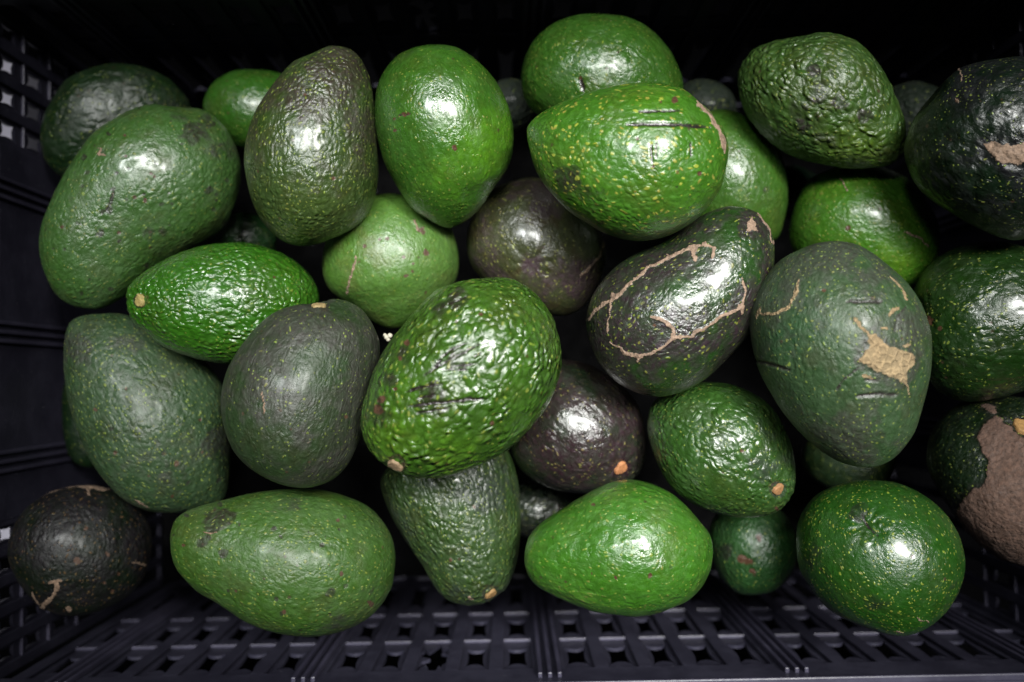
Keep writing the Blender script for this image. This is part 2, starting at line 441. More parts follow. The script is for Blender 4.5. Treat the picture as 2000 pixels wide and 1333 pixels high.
fruit('mottled_big', 'large mottled mid-green avocado peppered with dark pits, upper left of the pile',
      [(330,205),(400,215),(450,262),(472,320),(471,368),(458,408),(438,441),(407,467),(362,494),(318,522),(278,557),(234,590),(183,606),(125,588),(86,535),(76,470),(95,400),(130,330),(180,262),(240,221),(290,204)],
      (110,575), .49, 6.5, M((.048,.128,.022), (.062,.17,.018), DK_BROWN, dots=.28, dot_scale=280, peb=.30, rough=.40, dark_amt=-.05, bloom=.14),
      bruise=[(380,255,35,.8),(400,240,25,.7),(350,215,40,.5),(408,372,10,1.0),(290,460,18,.6),(195,458,12,.9),(215,410,10,.9),(440,300,40,.4),(200,300,14,.6),(320,455,14,.6)],
      cork=[([(198,290),(190,302),(205,306)],3.5),([(216,380),(222,385)],1.2)], cuts=[([(222,372),(215,400),(208,415)],3)], red=[(247,305,4),(283,390,6),(262,388,5),(295,340,5),(243,265,4),(302,345,4),(232,455,5),(122,445,5)], spots=70, lump=1.0, k=.85, res=1.1)
fruit('long_bright', 'narrow vivid green avocado with wet sparkle and a yellow stem scar at its left end',
      [(248,592),(251,562),(290,526),(350,495),(420,476),(490,475),(560,500),(607,540),(623,582),(602,640),(560,692),(482,712),(400,705),(330,682),(280,645),(256,622)],
      (248,590), .485, 7, M((.032,.135,.008), (.045,.17,.008), DK_BROWN, dots=.30, peb=.85, peb_scale=240, rough=.28, dark_amt=-.3),
      knob=(271,588,11), tone=(.50,.38,.12), bruise=[(280,550,12,.5)], second=[(560,560,80,.5),(300,640,40,.3)], red=[(535,540,4)], lump=.9)
fruit('grey_left', 'dusty grey-green avocado with yellow flecks at the left, under the vivid narrow one',
      [(145,622),(200,613),(255,618),(310,640),(360,672),(405,712),(438,760),(450,830),(450,920),(432,980),(370,1001),(300,999),(240,972),(190,920),(155,852),(131,780),(122,700),(127,650)],
      (160,610), .49, 6, M(G_GREY, (.040,.12,.028), DK_GREY, dots=.62, dot_scale=270, peb=.38, rough=.50, dark_amt=.12, bloom=.12),
      cork=[([(265,975),(290,990)],2)], bruise=[(150,680,40,.6),(430,860,40,.6),(340,930,40,.4),(350,825,14,.6)],
      red=[(185,800,5),(225,885,5),(345,905,7),(395,885,4),(390,820,4),(245,760,4),(335,968,4)], spots=10, lump=1.0, k=.88)
fruit('pear_dark', 'tall pear-shaped brown-green avocado with a narrow top, between two greener ones',
      [(610,106),(650,92),(688,100),(713,135),(727,180),(735,250),(738,340),(728,400),(695,445),(640,472),(590,482),(545,465),(505,420),(481,360),(477,290),(495,225),(530,170),(570,125)],
      (665,90), .485, 7, M((.040,.076,.015), (.068,.112,.015), (.046,.036,.026), dots=.66, dot_scale=290, peb=.5, peb_scale=260, rough=.40, dark_amt=.26, wrinkle=.06),
      bruise=[(670,130,70,.75),(720,260,50,.35),(600,200,60,.4)], second=[(600,420,90,.5),(660,440,60,.4)], red=[(595,185,4),(650,350,5)], lump=1.0)
fruit('bright_egg', 'smooth bright green egg-shaped avocado standing upright in the upper middle',
      [(850,88),(900,95),(948,132),(984,185),(1003,250),(996,320),(968,365),(941,405),(912,433),(878,446),(842,433),(802,405),(770,355),(748,310),(733,240),(738,170),(770,115),(810,94)],
      (910,440), .49, 7, M((.036,.118,.011), (.075,.21,.010), (.035,.040,.022), dots=.30, peb=.20, rough=.30, dark_amt=-.25),
      second=[(950,280,80,1.1),(900,330,70,.6),(830,130,50,.3)], bruise=[(765,150,35,.5),(745,260,35,.45),(800,330,60,.25)], red=[(788,225,6),(886,288,7),(797,222,4),(770,232,4),(770,255,4)], cuts=[([(775,228),(803,223)],2)], lump=.7)
fruit('right_pebbled', 'knobbly light green avocado standing by itself in the upper right',
      [(1560,72),(1620,65),(1680,85),(1720,130),(1745,180),(1765,235),(1766,290),(1738,320),(1680,330),(1612,323),(1545,302),(1490,264),(1453,215),(1441,150),(1465,105),(1510,82)],
      (1730,310), .50, 6, M((.048,.115,.018), (.085,.155,.014), (.045,.035,.035), dots=.32, peb=1.25, peb_scale=200, rough=.42, dark_amt=.02),
      second=[(1680,300,70,1.0)], bruise=[(1590,140,16,.8),(1640,200,18,.8),(1690,225,18,.8),(1570,250,18,.6),(1600,190,16,.5)], lump=1.4)
fruit('right_shadow_top', 'very dark glossy avocado with a small tan bark-like scar, at the upper right edge',
      [(1880,131),(1935,117),(2010,112),(2100,150),(2135,280),(2090,420),(1985,468),(1900,440),(1830,400),(1786,350),(1770,285),(1790,222),(1830,172)],
      (2100,380), .455, 7, M((.004,.014,.005), (.007,.024,.007), (.008,.008,.011), dots=.30, peb=.42, peb_scale=150, rough=.40, dark_amt=.45, wrinkle=.22),  # dark skin, taken nearer black to paint in the corner falloff
      patch=[[(1918,278),(1950,280),(1985,282),(2030,275),(2030,318),(1990,320),(1960,322),(1940,308),(1925,296)]], red=[(1867,194,6)], cork=[([(1864,191),(1870,198)],3.5),([(1869,130),(1876,145),(1880,158)],1.5)],
      pits=[(1925,290,55,.0022),(1940,330,30,-.0012),(1905,240,40,-.0014)], lump=1.6)
fruit('right_round', 'round lime-green avocado with a broad soft shine, just above the grey scarred one',
      [(1600,341),(1660,322),(1720,325),(1776,350),(1816,395),(1836,455),(1827,520),(1795,556),(1710,572),(1600,540),(1550,490),(1547,425),(1568,370)],
      (1825,530), .54, 5, M((.052,.165,.012), (.110,.24,.014), DK_BROWN, dots=.58, dot_scale=260, peb=.22, rough=.32, dark_amt=-.2),
      second=[(1760,490,60,.6),(1700,370,60,.3)], cork=[([(1765,455),(1800,465),(1815,485)],2),([(1640,345),(1655,372)],1.5)], red=[(1655,445,7),(1720,410,4)], lump=.9)
fruit('top_round', 'round shiny green avocado at the very top, behind the one with the cuts',
      [(1165,27),(1230,37),(1282,70),(1318,120),(1333,170),(1328,215),(1290,262),(1200,285),(1110,270),(1060,236),(1028,205),(1016,155),(1030,98),(1070,52),(1115,32)],
      (1300,250), .53, 5, M((.036,.112,.012), (.046,.145,.012), DK_BROWN, dots=.40, peb=.32, peb_scale=200, rough=.30, dark_amt=-.15),
      bruise=[(1100,130,30,.3)], cuts=[([(1133,152),(1140,178)],5)], red=[(1133,152,5)], lump=.9)
fruit('behind_cut', 'smooth light green avocado peeking out on the right behind the one with the cuts',
      [(1400,212),(1450,222),(1500,260),(1530,310),(1541,370),(1532,430),(1512,470),(1450,490),(1375,470),(1320,400),(1310,310),(1345,240)],
      (1440,500), .55, 4, M((.048,.135,.015), (.065,.16,.015), DK_BROWN, dots=.24, peb=.26, rough=.34, dark_amt=-.15),
      bruise=[(1497,370,12,.8),(1430,430,20,.4)], lump=.9)
fruit('purple_round', 'purple-brown avocado with green flecks, blossom end up, beneath the one with the cuts',
      [(985,360),(1040,348),(1092,365),(1140,408),(1170,450),(1182,500),(1165,560),(1125,612),(1060,615),(980,580),(925,525),(911,465),(925,410),(950,378)],
      (1130,620), .54, 4, M((.046,.055,.020), (.065,.09,.022), (.060,.036,.044), dots=.60, dot_scale=270, dot_col=(.28,.33,.06), peb=.18, rough=.38, dark_amt=.35, wrinkle=.08),
      pits=[(1037,518,26,.0016)], cork=[([(1179,475),(1170,500),(1150,525),(1130,540)],2.6)], bruise=[(1080,400,50,.6),(1040,520,30,.5),(1130,540,50,.4)], second=[(960,480,40,.4)], lump=.8)
fruit('light_spotted', 'light green avocado sprinkled with small red-brown spots, in the middle left of the pile',
      [(770,378),(822,386),(866,420),(890,465),(897,520),(880,565),(840,605),(790,640),(745,638),(690,600),(640,560),(630,500),(650,440),(690,400),(730,382)],
      (790,640), .535, 5, M((.078,.185,.024), (.098,.22,.018), (.050,.050,.035), dots=.22, peb=.16, rough=.42, dark_amt=-.15, bloom=.10),
      bruise=[(800,420,35,.45)], cork=[([(695,500),(683,535),(678,575)],2.4),([(810,430),(818,450)],2.5)],
      red=[(821,448,8),(828,455,6),(757,467,6),(743,467,5),(712,482,6),(833,493,8),(790,502,6),(793,540,6),(808,530,5),(832,572,4),(808,515,4),(700,512,3)], lump=.8)
fruit('purple_low', 'purple-black avocado with a round orange stem scar, beside the pebbled centre one',
      [(1095,700),(1150,710),(1200,740),(1240,782),(1259,830),(1262,880),(1242,930),(1190,960),(1120,963),(1060,945),(1010,905),(1000,860),(1025,770),(1055,720)],
      (1225,935), .535, 5, M((.022,.040,.018), (.04,.055,.018), (.034,.016,.022), dots=.30, dot_scale=250, dot_col=(.25,.25,.06), peb=.38, peb_scale=190, rough=.34, dark_amt=.62),
      knob=(1214,916,13), tone=(.62,.25,.09), second=[(1190,780,50,.6)], lump=1.1)
fruit('green_stem_right', 'pebbly green avocado with a small orange stem scar, right of the purple-black one',
      [(1270,792),(1310,762),(1370,746),(1440,755),(1500,790),(1532,840),(1550,900),(1551,958),(1520,1000),(1462,1012),(1392,1000),(1320,960),(1282,902),(1263,845)],
      (1530,985), .495, 6, M((.029,.086,.012), (.042,.11,.014), (.028,.034,.028), dots=.38, peb=.75, peb_scale=210, rough=.34, dark_amt=.0, bloom=.05),
      knob=(1521,958,11), tone=(.45,.22,.08), red=[(1450,880,6),(1517,995,5)], bruise=[(1490,920,40,.3),(1410,1000,50,.4)], lump=1.1)
fruit('bright_bottom', 'vivid green avocado lying sideways by the near crate lattice',
      [(1025,1110),(1030,1050),(1068,1010),(1130,975),(1190,947),(1250,942),(1310,963),(1360,1010),(1387,1060),(1381,1120),(1350,1168),(1280,1198),(1210,1201),(1130,1183),(1058,1152)],
      (1380,1080), .49, 7, M((.046,.165,.012), (.085,.23,.014), DK_BROWN, dots=.48, dot_scale=260, peb=.30, peb_scale=180, rough=.36, dark_amt=-.25, wrinkle=.06, bloom=.06),
      second=[(1300,1060,80,.4),(1150,1150,80,.3)], red=[(1269,1126,7),(1202,1126,5),(1160,988,5),(1155,1122,3)], bruise=[(1310,1108,8,.8)],
      pits=[(1140,1035,30,.0008),(1200,1015,30,.0007)], lump=1.3)
fruit('dark_bottom', 'dark green ridged avocado pointing down with a tan stem scar, under the pebbled centre one',
      [(745,930),(800,880),(920,848),(985,872),(1010,930),(1019,1010),(1012,1090),(992,1145),(950,1177),(900,1181),(858,1160),(820,1100),(780,1040),(752,985)],
      (945,1180), .53, 6, M((.034,.074,.016), (.046,.095,.016), (.030,.040,.030), dots=.42, peb=.75, peb_scale=230, rough=.40, dark_amt=.16, wrinkle=.16, bloom=.06),
      knob=(960,1162,11), tone=(.42,.24,.08), cork=[([(915,1166),(922,1170)],3)], red=[(880,1095,5),(925,990,5)], bruise=[(950,950,60,.5),(905,1150,30,.4)], second=[(1000,1040,30,.6)], lump=1.2)
fruit('big_bottom_left', 'large green avocado with grey scuffed patches near its narrow left end',
      [(330,1050),(346,1010),(400,985),(480,965),(560,955),(640,958),(712,985),(756,1030),(771,1090),(756,1160),(710,1213),(640,1240),(562,1241),(490,1220),(430,1182),(378,1150),(340,1105)],
      (330,1050), .485, 6, M((.047,.118,.016), (.064,.155,.015), DK_BROWN, dots=.55, dot_scale=270, peb=.26, rough=.46, dark_amt=-.12, bloom=.12),
      bruise=[(420,1020,30,1.2),(445,1010,24,1.1),(395,1060,14,1.2),(435,1080,14,1.2),(405,1050,10,1.0),(535,1035,10,.9),(600,1100,12,.7),(628,1065,10,.9),(645,1158,12,1.0),(550,1197,7,1.2),(720,1140,40,.4),(650,1230,60,.4),(445,1155,5,1),(560,960,60,.25)],
      red=[(660,1015,5),(553,1195,6),(667,1120,6),(725,1180,8),(460,1155,4),(358,1065,5)], cork=[([(398,1040),(412,1042),(425,1041)],1.5)], spots=22, lump=1.0, res=1.1)
fruit('round_end_on', 'round dark green avocado seen end-on, with a puckered blossom end',
      [(1640,945),(1700,937),(1770,950),(1830,985),(1870,1035),(1886,1100),(1867,1170),(1820,1222),(1760,1243),(1690,1226),(1620,1190),(1572,1130),(1555,1070),(1562,1010),(1595,966)],
      (1640,940), .485, 7, M((.018,.080,.008), (.026,.11,.009), (.014,.022,.010), dots=.60, dot_scale=300, dot_col=(.34,.46,.05), peb=.14, rough=.36, dark_amt=-.08),
      pits=[(1690,1022,22,.0020),(1712,1042,16,.0014)], cuts=[([(1680,1000),(1692,1022),(1715,1045)],2.6)], bruise=[(1675,1000,24,.7),(1730,990,14,.4),(1590,1100,40,.3)],
      cork=[([(1790,1208),(1805,1210),(1812,1215)],1),([(1750,1232),(1765,1235)],1)], red=[(1781,1088,5)], lump=.9)
fruit('low_red_spot', 'small green avocado with a rusty red blemish, low beside the round end-on one',
      [(1395,1010),(1450,985),(1520,995),(1556,1045),(1555,1110),(1515,1155),(1450,1160),(1405,1125),(1386,1065)],
      (1450,1160), .56, 4, M((.018,.070,.014), (.02,.085,.013), (.020,.020,.015), dots=.28, peb=.34, rough=.44, dark_amt=-.05),  # base colours reduced: shadow low in the pile put into the skin
      red=[(1450,1092,11),(1462,1098,10),(1470,1115,8),(1483,1052,7)], bruise=[(1420,1075,22,.7),(1483,1050,12,.8)], lump=.9)
fruit('right_green', 'deep green glossy avocado without scars at the right edge, beside the grey scarred one',
      [(1850,490),(1910,472),(1980,475),(2075,520),(2110,620),(2070,730),(1980,770),(1900,785),(1832,766),(1795,700),(1778,620),(1800,540)],
      (2100,600), .50, 6, M((.011,.038,.005), (.017,.056,.006), (.010,.010,.008), dots=.40, dot_scale=280, peb=.5, peb_scale=170, rough=.36, dark_amt=-.05),  # green darkened at the crate's edge in place of light falloff
      red=[(1815,625,9),(1835,640,6)], bruise=[(1960,720,40,.3)], lump=1.2)
fruit('brown_scarred', 'dark avocado largely covered by a rough brown corky scar, at the lower right edge',
      [(1870,792),(1930,776),(2010,782),(2100,850),(2122,1000),(2062,1090),(1982,1101),(1922,1070),(1862,1000),(1815,920),(1818,845)],
      (2110,830), .50, 5, M((.005,.016,.004), (.007,.024,.005), (.006,.007,.004), dots=.40, peb=.35, rough=.42, dark_amt=.15, cork_col=(.125, .068, .046)),  # skin base darkened to imitate corner falloff; the scar keeps its own brown
      patch=[[(1925,828),(1945,815),(1965,830),(1985,845),(2005,860),(2120,850),(2160,1000),(2060,1130),(1960,1130),(1880,1030),(1868,1000),(1885,970),(1925,940),(1930,900),(1918,880),(1910,855)], [(1915,796),(1930,789),(1946,793),(1948,808),(1938,812),(1925,800)]],
      knob=(1999,832,15), tone=(.50,.27,.08), lump=1.2)
fruit('black_left', 'almost black avocado with brown flecks and a tan line round its top',
      [(60,985),(120,955),(190,950),(258,978),(297,1040),(290,1110),(245,1168),(165,1204),(92,1195),(42,1150),(16,1090),(26,1030)],
      (160,1060), .525, 4, M((.005,.012,.004), (.010,.020,.005), (.009,.006,.009), dots=.34, dot_scale=260, dot_col=(.16,.11,.03), peb=.34, rough=.56, dark_amt=.5),  # dark skin, deepened further to stand in for corner vignetting
      cork=[([(78,970),(105,958),(140,951),(175,952),(215,957)],3.4),([(170,952),(176,966)],3),([(70,1198),(100,1170),(112,1150),(112,1135)],5.5),([(95,1138),(125,1134)],3.5),([(132,1185),(136,1196)],4),([(60,1160),(75,1180)],2.5),([(250,1097),(288,1105)],1.6)],
      red=[(168,1032,6),(212,1082,6),(232,1122,5),(203,1138,4),(220,1155,4),(150,1095,9)], lump=1.1, k=.85)
fruit('dim_top_left', 'dim green avocado in the shade behind the large mottled one, top left',
      [(215,124),(290,135),(345,165),(372,210),(360,260),(300,310),(220,345),(140,352),(95,320),(78,260),(95,200),(135,150)],
      (100,300), .555, 5, M((.009,.030,.007), (.014,.042,.007), (.009,.012,.007), dots=.25, peb=.5, peb_scale=150, rough=.43, dark_amt=.1), lump=1.3, k=.8)  # base colours lowered so the shade of this corner is painted in
fruit('small_top_left', 'small bright green avocado half hidden behind the tall pear-shaped one',
      [(470,138),(530,140),(580,165),(600,215),(580,262),(525,295),(465,290),(420,255),(396,210),(410,170),(438,148)],
      (560,280), .575, 5, M((.034,.120,.012), (.06,.16,.012), DK_BROWN, dots=.3, peb=.24, rough=.30, dark_amt=-.2), lump=.8)
fruit('low_under_grey', 'shaded green avocado showing only its lower edge beneath the grey scarred one',
      [(1640,830),(1700,835),(1742,870),(1747,915),(1715,955),(1655,965),(1600,945),(1568,905),(1580,855)],
      (1745,880), .62, 2, M_shaded((.022,.070,.012), (.03,.09,.012), DK_BROWN, dots=.4, peb=.3, rough=.52), lump=.9, res=.6)
fruit('low_left_sliver', 'dark green avocado showing as a thin sliver left of the dusty grey-green one',
      [(150,715),(195,730),(225,790),(225,860),(195,910),(150,905),(126,860),(120,790),(130,735)],
      (160,910), .60, 2, M_shaded((.010,.055,.008), (.014,.07,.008), DK_BROWN, dots=.2, peb=.3, rough=.52), lump=.9, res=.5)
fruit('low_glint', 'small dark pebbled avocado glinting in the gap right of the dark ridged one',
      [(1010,950),(1060,940),(1105,965),(1115,1010),(1085,1045),(1030,1050),(985,1020),(985,975)],
      (1100,960), .60, 2, M((.018,.040,.020), (.02,.06,.02), DK_GREY, dots=.2, peb=1.1, peb_scale=210, rough=.30, dark_amt=.3), lump=.9, res=.6)
fruit('low_gap_left', 'small green avocado glinting in the gap just above the narrow vivid one',
      [(440,420),(490,415),(535,440),(540,485),(505,515),(450,512),(415,485),(415,445)],
      (540,460), .60, 2, M((.018,.070,.018), (.02,.08,.02), DK_BROWN, dots=.3, peb=.5, rough=.34), lump=.8, res=.5)
fruit('low_right_back', 'dark avocado in the shade between the knobbly one and the very dark glossy one',
      [(1760,165),(1800,158),(1850,180),(1880,230),(1860,280),(1800,300),(1740,280),(1715,230),(1725,185)],
      (1860,290), .585, 3, M_shaded((.010,.038,.010), (.012,.05,.01), DK_GREY, dots=.2, peb=.8, rough=.75, dark_amt=.2), lump=.9, res=.6)
fruit('low_top_gap', 'dim avocado between the smooth egg-shaped one and the round one at the top',
      [(985,155),(1020,158),(1050,190),(1045,235),(1010,262),(970,250),(950,215),(958,175)],
      (1000,260), .60, 2, M_shaded((.014,.038,.014), (.02,.05,.012), DK_GREY, dots=.2, peb=.8, rough=.75, dark_amt=.1), lump=.8, res=.5)
fruit('low_gap_right', 'dark avocado giving a small pale glint left of the round lime-green one',
      [(1520,330),(1560,325),(1600,350),(1610,395),(1580,430),(1530,425),(1500,395),(1500,352)],
      (1600,420), .61, 2, M((.010,.030,.016), (.012,.04,.016), DK_GREY, dots=.1, peb=.2, rough=.22, dark_amt=.3), lump=.7, res=.5)
fruit('low_back_right', 'dim green avocado glimpsed above the smooth light green one behind the cuts',
      [(1345,160),(1390,155),(1430,180),(1440,225),(1410,260),(1360,262),(1325,235),(1322,190)],
      (1430,250), .61, 2, M_shaded((.014,.040,.012), (.02,.05,.012), DK_BROWN, dots=.2, peb=.8, rough=.75, dark_amt=.1), lump=.7, res=.5)

# ---- body frames and depths
def prepare(f):
    P = spline(f['outline'])
    c = (P.max(0) + P.min(0)) / 2
    f['poly'] = P; f['c'] = c
    # axis: toward the stem end, as drawn in the picture
    a = np.array(f['stem'], float) - c
    f['adir'] = a / np.linalg.norm(a)
    # thickness in units of depth on a coarse pixel grid
    n = np.array([-f['adir'][1], f['adir'][0]])
    t = (P - c) @ f['adir']; s = (P - c) @ n
    f['t'], f['s'] = t, s
    f['tmin'], f['tmax'] = t.min(), t.max()
    ts = np.linspace(f['tmin'], f['tmax'], 121)
    lo = np.zeros(121); hi = np.zeros(121)
    tt = np.append(t, t[0]); ss = np.append(s, s[0])
    for i, tv in enumerate(ts):
        m = (tt[:-1] - tv) * (tt[1:] - tv) <= 0
        k = np.where(m)[0]
        d = tt[k + 1] - tt[k]
        d = np.where(np.abs(d) < 1e-9, 1e-9, d)
        x = ss[k] + (tv - tt[k]) / d * (ss[k + 1] - ss[k])
        if len(x): lo[i], hi[i] = x.min(), x.max()
    f['ts'], f['lo'], f['hi'] = ts, lo, hi

for f in F.values(): prepare(f)

GX, GY = np.meshgrid(np.arange(0, 2140, 10.0), np.arange(0, 1340, 10.0))
GP = np.stack([GX.ravel(), GY.ravel()], 1)
def halfthick(f):
    n = np.array([-f['adir'][1], f['adir'][0]])
    t = (GP - f['c']) @ f['adir']; s = (GP - f['c']) @ n
    lo = np.interp(t, f['ts'], f['lo'], 0, 0); hi = np.interp(t, f['ts'], f['hi'], 0, 0)
    wd = (hi - lo) / 2; ce = (hi + lo) / 2
    ok = (t > f['tmin']) & (t < f['tmax'])
    q = 1 - ((s - ce) / np.maximum(wd, 1e-6)) ** 2
    return np.where(ok & (q > 0), wd * np.sqrt(np.maximum(q, 0)) * f['k'] / FPX, 0)
for f in F.values(): f['h'] = halfthick(f)
keys = sorted(F, key=lambda k: -F[k]['level'])
for _ in range(3):
    for i, a in enumerate(keys):
        for b in keys[i + 1:]:
            A, Bf = F[a], F[b]
            m = (A['h'] > 0) & (Bf['h'] > 0)
            if not m.any() or A['level'] == Bf['level']: continue
            # upper underside above lower topside
            need = (A['D'] * (1 + (A['h'][m])) ) / (1 - Bf['h'][m])
            Bf['D'] = max(Bf['D'], float(np.percentile(need, 90)) )
if False:
    pass

group_name = 'avocados heaped in the black crate'
def build_fruit(key, f):
    rs = np.random.RandomState(sum(ord(ch) for ch in key))
    seed = int(rs.randint(1, 9999))
    C = at_depth(f['c'][0], f['c'][1], f['D'])
    zl = CAM - C; dist = np.linalg.norm(zl); zl /= dist
    # pixel offsets -> local plane through C, perpendicular to the view ray
    def plane(P):
        d = rays(P)
        t = ((C - CAM) @ zl) / (d @ zl)
        return CAM + d * t[:, None] - C
    xa = plane([f['c'] + f['adir'] * 50])[0]; xa /= np.linalg.norm(xa)
    ya = np.cross(zl, xa)
    P3 = plane(f['poly'])
    u = P3 @ xa; v = P3 @ ya
    rr = np.sqrt((u.max() - u.min()) * (v.max() - v.min())) / 2
    sc = 1 / math.sqrt(1 + (rr / dist) ** 2)
    u *= sc; v *= sc
    t0, t1 = u.min(), u.max()
    ts = t0 + (t1 - t0) * (1 - np.cos(np.linspace(0, math.pi, 241))) / 2
    lo = np.zeros(241); hi = np.zeros(241)
    uu = np.append(u, u[0]); vv = np.append(v, v[0])
    for i, tv in enumerate(ts):
        k = np.where((uu[:-1] - tv) * (uu[1:] - tv) <= 0)[0]
        d = uu[k + 1] - uu[k]; d = np.where(np.abs(d) < 1e-12, 1e-12, d)
        x = vv[k] + (tv - uu[k]) / d * (vv[k + 1] - vv[k])
        if len(x): lo[i], hi[i] = x.min(), x.max()
    lenpx = f['tmax'] - f['tmin']
    NU = int(max(50, min(250, lenpx * .58 * f['res'])))
    NV = int(max(50, min(230, (f['hi'] - f['lo']).max() * .95 * f['res'])))
    th = np.linspace(0, math.pi, NU + 1)[1:-1]
    tu = t0 + (t1 - t0) * (1 - np.cos(th)) / 2
    ai = np.linspace(0, math.pi, 241)
    L = np.interp(th, ai, lo); H = np.interp(th, ai, hi)
    ce = (L + H) / 2; wd = (H - L) / 2
    # smooth the depth half-thickness a little more than the outline
    nf = int(NV * .72); nb = NV - nf
    ph = np.concatenate([np.linspace(-.06, math.pi + .06, nf, endpoint=False), np.linspace(math.pi + .06, 2 * math.pi - .06, nb, endpoint=False)])
    X = np.repeat(tu[:, None], NV, 1)
    Y = ce[:, None] + wd[:, None] * np.cos(ph)[None]
    Z = wd[:, None] * np.sin(ph)[None] * f['k'] 
    V = np.stack([X.ravel(), Y.ravel(), Z.ravel()], 1)
    cs = ce[0], ce[-1]
    V = np.vstack([V, [[t0, cs[0], 0]], [[t1, cs[1], 0]]])
    # faces
    n = NU - 1
    i = np.arange(n - 1)[:, None] * NV; j = np.arange(NV)[None]; j2 = (j + 1) % NV
    quads = np.stack([i + j, i + j2, i + NV + j2, i + NV + j], -1).reshape(-1, 4)[:, ::-1]
    p0, p1 = n * NV, n * NV + 1
    jj = np.arange(NV); jn = (jj + 1) % NV
    tri0 = np.stack([np.full(NV, p0), jn, jj], 1)[:, ::-1]
    tri1 = np.stack([np.full(NV, p1), (n - 1) * NV + jj, (n - 1) * NV + jn], 1)[:, ::-1]
    # smooth normals of the base body
    def normals(V):
        nr = np.zeros_like(V)
        A = V[quads]; fn = np.cross(A[:, 2] - A[:, 0], A[:, 3] - A[:, 1])
        for q in range(4): 
            for ax in range(3): nr[:, ax] += np.bincount(quads[:, q], fn[:, ax], len(V))
        for tr in (tri0, tri1):
            T = V[tr]; fn = np.cross(T[:, 1] - T[:, 0], T[:, 2] - T[:, 0])
            for q in range(3): np.add.at(nr, tr[:, q], fn)
        return nr / (np.linalg.norm(nr, axis=1, keepdims=True) + 1e-12)
    N = normals(V)
    if (N * V).sum() < 0:
        quads = quads[:, ::-1]; tri0 = tri0[:, ::-1]; tri1 = tri1[:, ::-1]; N = -N
    Rm = np.stack([xa, ya, zl], 1)                      # local -> world
    Wd = V @ Rm.T + C
    px = to_px(Wd)
    front = smooth(-.02, .12, N @ np.array([0, 0, 1.0]))
    cork = np.zeros(len(V)); bru = np.zeros(len(V)); sec = np.zeros(len(V)); red = np.zeros(len(V)); disp = np.zeros(len(V))
    wob = np.stack([fbm(V * 260, seed + 3, 3), fbm(V * 260, seed + 5, 3)], 1)
    fine = fbm(V * 700, seed + 9, 2)
    pw = px + wob * 5.0
    for pts, wdt in f['cork']:
        d, pos = line_dist(pw, pts)
        taper = np.minimum(1, np.minimum(pos, 1 - pos) * 6 + .45)
        wl = wdt * .72 * taper * (1 + .7 * fine)
        mk = 1 - smooth(wl * .5, wl * 1.25 + .8, d)
        cork = np.maximum(cork, mk * front)
    for poly in f['patch']:
        d = in_poly(px + wob * 7, poly) + fine * 3
        mk = 1 - smooth(-4, 3.5, d)
        cork = np.maximum(cork, mk * front)
        disp += mk * front * .0007 * (fbm(V * 130, seed + 21, 3) + .25)
        bru = np.maximum(bru, (1 - smooth(2, 22, d)) * .45 * front)
    for x, y, r, a in f['bruise']:
        d = np.linalg.norm(px + wob * r * .45 - (x, y), axis=1) / r
        bru = np.maximum(bru, (1 - smooth(.35, 1.15, d)) * a * (1.0 + .0 * fine) * front)
    for x, y, r, a in f['second']:
        d = np.linalg.norm(px - (x, y), axis=1) / r
        sec = np.maximum(sec, (1 - smooth(.2, 1.5, d)) * a)
    for x, y, r in f['red']:
        d = np.linalg.norm(px + wob * r * .7 - (x, y), axis=1) / (r * .85)
        mk = (1 - smooth(.6, 1.2, d)) * front
        red = np.maximum(red, mk); disp -= mk * .00015
    lo_px, hi_px = f['poly'].min(0), f['poly'].max(0)
    for _ in range(f['spots']):
        x, y = rs.uniform(lo_px[0], hi_px[0]), rs.uniform(lo_px[1], hi_px[1])
        r = rs.uniform(2.5, 7); e = rs.uniform(.5, 1.0); an = rs.uniform(0, 3.14)
        q = px + wob * 2.5 - (x, y)
        q = np.stack([q[:, 0] * math.cos(an) + q[:, 1] * math.sin(an), (-q[:, 0] * math.sin(an) + q[:, 1] * math.cos(an)) / e], 1)
        mk = (1 - smooth(.5, 1.2, np.linalg.norm(q, axis=1) / r)) * front
        bru = np.maximum(bru, mk * rs.uniform(1.0, 1.48)); disp -= mk * .00025
    for pts, wdt in f['cuts']:
        d, pos = line_dist(px + wob * 2.2, pts)
        tp = np.minimum(1, np.minimum(pos, 1 - pos) * 5 + .25)
        wl = wdt * tp
        mk = (1 - smooth(wl * .5, wl * 1.1, d)) * front
        lip = np.exp(-((d - wl * 1.9) / (wl * .7)) ** 2) * front
        bru = np.maximum(bru, mk * 2.2); disp -= mk * .0009 * min(1, wdt / 3.5); disp += lip * .00012
    # dents
    for x, y, r, dep in f['pits']:
        q = px - (x, y); d = np.linalg.norm(q, axis=1) / r
        an = np.arctan2(q[:, 1], q[:, 0])
        disp -= np.exp(-d * d) * dep * front
        disp += np.sin(an * 9 + 2 * wob[:, 0]) * np.exp(-((d - 1.3) / .8) ** 2) * abs(dep) * .16 * front
    if f['knob']:
        x, y, r = f['knob']
        q = px - (x, y); d = np.linalg.norm(q, axis=1) / r
        an = np.arctan2(q[:, 1], q[:, 0])
        disp -= np.exp(-((d - 1.0) / .55) ** 2) * .0009 * front
        bru = np.maximum(bru, np.exp(-((d - 1.15) / .35) ** 2) * 1.1 * front)
        disp += np.sin(an * 11 + 2 * wob[:, 1]) * np.exp(-((d - 2.2) / 1.1) ** 2) * .00028 * front
    # the fruit's own unevenness
    st = V * np.array([.7, 1, 1])
    lump = f['lump']
    disp += lump * (.00110 * fbm(st * 38, seed, 2) + .00042 * fbm(st * 120, seed + 1, 2))
    pb = f['mat'].get('peb', .3)
    disp += .00034 * pb * fbm(st * 330, seed + 2, 2)
    disp += cork * (.00025 + .00025 * fine)
    V = V + N * disp[:, None]
